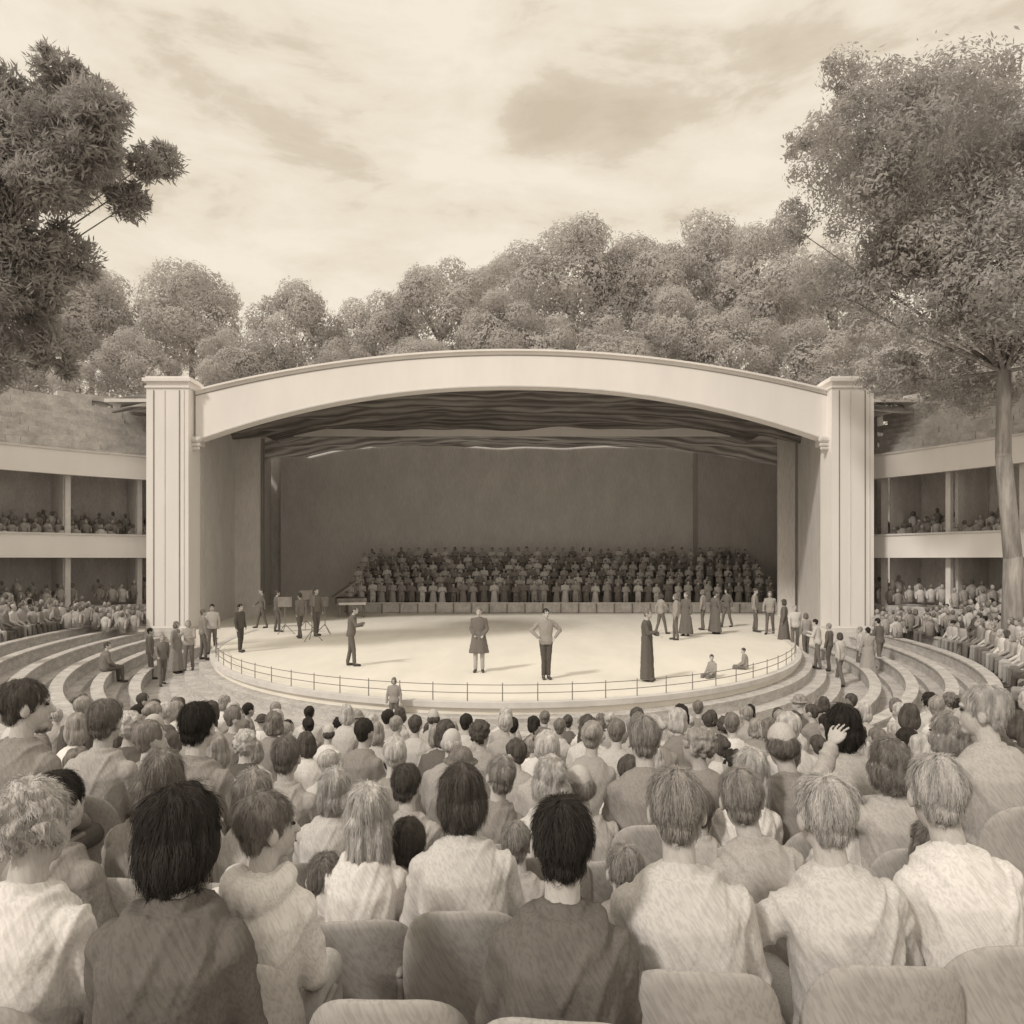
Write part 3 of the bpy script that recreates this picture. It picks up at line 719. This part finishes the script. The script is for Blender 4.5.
onstage(546,679,'akimbo','short',PI+.15,1.02,.38,0,'performer with hands on hips and narrow trousers at the middle of the stage',.12)
onstage(647,681,'robe','short',-PI/2-.4,1.03,.15,2,'performer in a long dark robe, nearest to the right of the stage',.1,nm='robe')
onstage(240,652,'plain','short',-1.9,.9,.12,0,'person in black standing by the left end of the stage railing',.1,z=1.0)
rn=random.Random(11)
grpR=[(661,634,'walk',.95,-1.2),(676,640,'plain',1.0,1.4),(686,636,'gown',1.0,2.4),(703,630,'plain',1.0,1.0),(727,627,'walk',1.0,2.0),(755,632,'plain',1.05,-2),(770,634,'walk',1.0,2.6),(715,634,'gown',1.0,-1.0)]
grpR.sort()
for i,(px,fy,kd,s,rz) in enumerate(grpR):
    onstage(px,fy,kd,rn.choice(['short','bob']),rz,s,rn.choice((.18,.26,.38)),rn.choice((0,1,2)),'performer on the right half of the stage, %s from the left of that group'%names[i],.18,grp='performers at the right of the stage')
for i,(px,fy,kd,s,rz) in enumerate([(277,632,'plain',1,-1.0),(300,638,'walk',1,.9),(316,636,'plain',1.1,-2.2),(262,628,'walk',1,2)]):
    onstage(px,fy,kd,'short',rz,s,(.18,.24,.2,.2)[i],1,'person among the stands at the left of the stage, %s from the left'%(['second','third','fourth','first'][i]),.17,grp='people at the left of the stage')
def onground(px,d,kind,hair,rz,s,ct_,ht,lab,grp,zz=None):
    x=(px-512)*d/F; D=Dof(x,d); z=floor_at(D) if D>1.2 else (.25 if D>.8 else (.5 if D>.4 else .75))
    if zz is not None: z=zz
    person(ST[kind],HL[hair],(x,d,z),rz,s,sep(ct_),TONE[ht][1],sep(.54),ct=sep(.2),label=lab,group=grp,shirtname='jacket')
for i,(px,d,kd) in enumerate([(150,23.5,'plain'),(162,22.4,'walk'),(176,23.2,'gown'),(189,22.2,'lean'),(203,22.8,'plain'),(212,24.5,'walk')]):
    onground(px,d,kd,rn.choice(['short','bob']),rn.uniform(-3,0),rn.uniform(.92,1.0),rn.choice((.25,.35,.45,.6)),rn.choice((0,1,2,3)),'bystander on the steps below the left pillar, %s from the left'%names[i],'people standing on the left steps')
for i,(px,d,kd) in enumerate([(784,26.5,'gown'),(795,25.5,'walk'),(806,27,'plain'),(818,22.5,'lean'),(829,23.6,'plain'),(840,22.2,'walk'),(860,24.5,'plain'),(868,23.4,'gown'),(880,24.8,'lean')]):
    onground(px,d,kd,rn.choice(['short','bob']),rn.uniform(0,3),rn.uniform(.92,1.02),rn.choice((.18,.28,.42,.6)),rn.choice((0,1,2,3)),'bystander on the steps below the right pillar, %s from the left'%names[i],'people standing on the right steps')
onground(394,14.65,'plain','bob',PI,.6,.4,2,'small child standing on the ledge in front of the stage railing',None,zz=.5)
for i,(px,d) in enumerate([(105,21.5),(745,19.2),(712,17.9)]):
    x=(px-512)*d/F; D=Dof(x,d)
    if i==0: person(PL['right'],HL['short'],(x,d,rowz(int((D-D0)/TD))),-.6,1.0,sep(.25),TONE[1][1],label='person in dark clothes sitting alone on the left curved benches',face=False)
    else:
        s=.65; person(PL['left'],HL['short'],(x,d,.74),(0,1.2,2.2)[i],s,sep((0,.35,.4)[i]),TONE[1][1],label='person sitting at the right stage edge by the railing, %s of two'%('right' if i==1 else 'left'),face=False)

# ---------------------------------------------------------------- chorus + risers
rs=empty('chorus_risers',(0,0,1.0),'stepped platform carrying the rows of singers at the back of the stage','platform')
for i in range(6):
    MB().box(-9.6,15.3,40.0+i*1.0,45.85,(.4*i+.002) if i else .002,.4*i+.06).build('step',M['wood'],rs)
    if i: MB().box(-9.6,15.3,40.0+i*1.0,40.06+i,.4*(i-1)+.062,.4*i).build('step_front',M['wood'],rs)
Jc=standing(armR=((.24,.06,1.16),(.10,.27,1.2)),armL=((.24,.06,1.16),(.10,.27,1.2)))
def singer(skirt):
    mb=MB(); spine_loft(mb,Jc,.01)
    for i in(0,1):
        mb.cap(Jc['sh'][i],Jc['el'][i],.065,.055); mb.cap(Jc['el'][i],Jc['wr'][i],.055,.04); mb.cap(Jc['spine'][4][0],Jc['sh'][i],.08,.07)
        mb.cap(Jc['hip'][i],Jc['kn'][i],.09,.07); mb.cap(Jc['kn'][i],Jc['an'][i],.065,.05); mb.cap(Jc['an'][i],Jc['toe'][i],.045,.038)
        hand(mb,Jc['el'][i],Jc['wr'][i],False,1)
    mb.cap(Jc['neck'][0],Jc['neck'][1],.055,.05); H=Jc['head']; mb.ell(T(H,(0,0,0)),(.076,.094,.12)); mb.cap(T(H,(0,.09,0)),T(H,(0,.105,-.03)),.01,.014,6)
    if skirt:
        mb.loft([[V((w*math.cos(t),w*.8*math.sin(t),z)) for t in [2*PI*j/16 for j in range(16)]] for w,z in ((.15,1.05),(.2,.7),(.27,.1))])
    me=fuse(mb,'person',M['cloth'],.032,1)
    me.materials.clear(); me.materials.append(M['cloth']); me.materials.append(M['skin2'])
    for p in me.polygons:
        c=p.center; p.material_index=1 if (c.z>1.5 or (c.y>.27 and 1.1<c.z<1.35)) else 0
    return me
SG=[singer(a) for a in (False,True)]
for r_ in range(6):
    for j in range(42):
        x=-9.3+j*.59+(.28 if r_%2 else 0)+random.uniform(-.08,.08); y=40.5+r_*.98+random.uniform(-.1,.1)
        if x>15.2: continue
        v,cn=random.choice(((.24,'dark'),(.32,'dark brown'),(.42,'brown'),(.54,'tan'),(.68,'pale')))
        o=bpy.data.objects.new('singer',SG[random.random()<.4]); COL.objects.link(o); o.location=(x,y,1.06+.4*r_); o.rotation_euler=(0,0,PI+math.atan2(x-0,28)*.6+random.uniform(-.3,.3)); s=random.uniform(.93,1.05); o.scale=(s,s,s); o.color=(*sep(v),1)
        tag(o,'chorus singer in %s clothes, %s from the left in the %s row of risers'%(cn,nth(j+1),names[r_]),'singer','chorus singers on the risers')
        hk=HL[random.choice(['short','short','bob'])]; q=bpy.data.objects.new('hair',hk); COL.objects.link(q); q.parent=o; q.matrix_local=Jc['head']; q.color=(*TONE[random.choice((1,1,2,2,3))][1],1)
b=empty('low_barrier',(0,0,1.0),'low pale panelled barrier in front of the chorus','barrier')
MB().box(-9.4,15.0,39.55,39.6,.03,.55).build('panel',M['bench'],b)
MB().box(-9.45,15.05,39.5,39.65,.552,.60).build('top_rail',M['trim'],b)
for i in range(25):
    MB().box(-9.4+i*1.01,-9.33+i*1.01,39.49,39.548,.0,.55).build('post',M['wood'],b)
def stand(px,fy,lab,h=1.3,rz=0):
    d=F*3/(fy-560); x=(px-512)*d/F; r=empty('music_stand',(x,d,1.0),lab,'music stand','music stands at the left of the stage',rz)
    MB().cap((0,0,.35),(0,0,h),.02,.015,8).build('pole',M['metal'],r)
    for a in range(3):
        MB().cap((0,0,.4),(.38*math.cos(a*2.1),.38*math.sin(a*2.1),.02),.018,.016,6).build('leg',M['metal'],r)
    g=MB(); g.loft([[V((x_,y_,z_)) for x_,z_ in ((-.28,h-.1),(.28,h-.1),(.28,h+.3),(-.28,h+.3))] for y_ in (-.02,.02)]); g.build('desk',M['wood'],r)
for i,(px,fy) in enumerate([(285,634),(306,630),(325,634),(312,641)]): stand(px,fy,'thin dark music stand at the stage left side, %s of four'%['leftmost','second from left','rightmost','nearest'][i],1.2+.2*(i%2),rz=i*.7)
pi_=P(352,616,37.5); r=empty('grand_piano',(pi_.x,37.2,1.0),'dark grand piano with raised lid left of the chorus','piano',rz=.3)
pl=[(-.75,-.9),(.75,-.9),(.75,.2),(.45,.9),(.1,1.2),(-.4,1.25),(-.75,.9)]
MB().loft([[V((x,y,z)) for x,y in pl] for z in (.68,1.0)]).build('case',M['wood'],r)
lo_=MB().loft([[V((x,y,z)) for x,y in pl] for z in (0,.03)]).build('lid',M['wood'],r); lo_.location=(-.35,0,1.42); lo_.rotation_euler=(0,-.62,0)
MB().box(-.68,.68,-1.12,-.902,.68,.80).build('keyboard',M['trim'],r)
for x,y in ((-.6,-.75),(.6,-.75),(-.1,1.0)): MB().cap((x,y,.68),(x,y,.03),.07,.04,8).build('leg',M['wood'],r)
MB().cap((.5,.1,1.0),(.35,.1,1.95),.015,.015,6).build('lid_prop',M['wood'],r)

# ---------------------------------------------------------------- light, sky, camera
w=bpy.data.worlds.new('World'); sc.world=w; w.use_nodes=True; nt=w.node_tree; N=nt.nodes; L=nt.links
bg=N['Background']
sky=N.new('ShaderNodeTexSky'); sky.sky_type='NISHITA'; sky.sun_disc=False
sd=Vector((.52,.52,-.62)).normalized(); el=math.asin(-sd.z); az=math.atan2(-sd.x,-sd.y)
sky.sun_elevation=el; sky.sun_rotation=az
def MA(op,a=None,b=None,va=None,vb=None):
    m=N.new('ShaderNodeMath'); m.operation=op
    if a is not None: L.new(a,m.inputs[0])
    elif va is not None: m.inputs[0].default_value=va
    if b is not None: L.new(b,m.inputs[1])
    elif vb is not None: m.inputs[1].default_value=vb
    return m.outputs[0]
bw=N.new('ShaderNodeRGBToBW'); L.new(sky.outputs[0],bw.inputs[0])
smn=MA('MINIMUM',MA('MULTIPLY',bw.outputs[0],vb=.08),vb=1.0)
tc=N.new('ShaderNodeTexCoord'); mp=N.new('ShaderNodeMapping'); mp.inputs['Scale'].default_value=(2.0,2.0,6.0); mp.inputs['Location'].default_value=(.3,.9,.1)
L.new(tc.outputs['Generated'],mp.inputs[0])
nz=N.new('ShaderNodeTexNoise'); nz.inputs['Scale'].default_value=2.3; nz.inputs['Detail'].default_value=8; nz.inputs['Roughness'].default_value=.60; nz.inputs['Distortion'].default_value=.25
L.new(mp.outputs[0],nz.inputs['Vector'])
acc=None
for px,py,rx,rz_,st in ((700,88,.16,.045,.13),(545,128,.05,.03,.15),(600,100,.10,.04,.05),(330,90,.22,.06,.08),(250,205,.20,.05,.07),(420,60,.2,.04,.05),(150,60,.16,.06,.05),(700,200,.2,.04,.04)):
    dv=Vector(((px-512)/F,1,(560-py)/F)).normalized()
    m_=N.new('ShaderNodeMapping'); m_.vector_type='POINT'; s_=(1/rx,1/.5,1/rz_); m_.inputs['Scale'].default_value=s_; m_.inputs['Location'].default_value=tuple(-dv[i]*s_[i] for i in range(3))
    L.new(tc.outputs['Generated'],m_.inputs[0]); ln=N.new('ShaderNodeVectorMath'); ln.operation='LENGTH'; L.new(m_.outputs[0],ln.inputs[0])
    r_=N.new('ShaderNodeMapRange'); r_.interpolation_type='SMOOTHSTEP'; r_.inputs[1].default_value=0; r_.inputs[2].default_value=1.7; r_.inputs[3].default_value=st; r_.inputs[4].default_value=0
    L.new(ln.outputs['Value'],r_.inputs[0]); acc=r_.outputs[0] if acc is None else MA('ADD',acc,r_.outputs[0])
fac=MA('SUBTRACT',nz.outputs['Fac'],acc)
cr=N.new('ShaderNodeValToRGB'); e=cr.color_ramp.elements
e[0].position=.20; e[0].color=(.62,.525,.40,1); e[1].position=.58; e[1].color=(.90,.815,.675,1)
q=cr.color_ramp.elements.new(.35); q.color=(.71,.615,.485,1); q=cr.color_ramp.elements.new(.42); q.color=(.82,.73,.59,1)
L.new(fac,cr.inputs[0])
mx=N.new('ShaderNodeVectorMath'); mx.operation='SCALE'; mx.inputs[0].default_value=(.04,.036,.03); L.new(smn,mx.inputs['Scale'])
ad=N.new('ShaderNodeVectorMath'); ad.operation='ADD'; L.new(cr.outputs[0],ad.inputs[0]); L.new(mx.outputs[0],ad.inputs[1])
L.new(ad.outputs[0],bg.inputs[0]); bg.inputs[1].default_value=1.0
sl=bpy.data.lights.new('sun','SUN'); sl.energy=1.75; sl.angle=math.radians(6.0); sl.color=(1,.93,.84)
so=bpy.data.objects.new('sun',sl); COL.objects.link(so); so.rotation_euler=sd.to_track_quat('-Z','Y').to_euler()
cd=bpy.data.cameras.new('camera'); cam=bpy.data.objects.new('camera',cd); COL.objects.link(cam)
cam.location=(0,0,4); cam.rotation_euler=(PI/2,0,0); cd.sensor_width=36; cd.lens=36*F/1024; cd.shift_y=48/1024; cd.clip_end=3000; cd.clip_start=.05
sc.camera=cam
sc.view_settings.view_transform='Standard'; sc.view_settings.look='None'; sc.view_settings.exposure=0
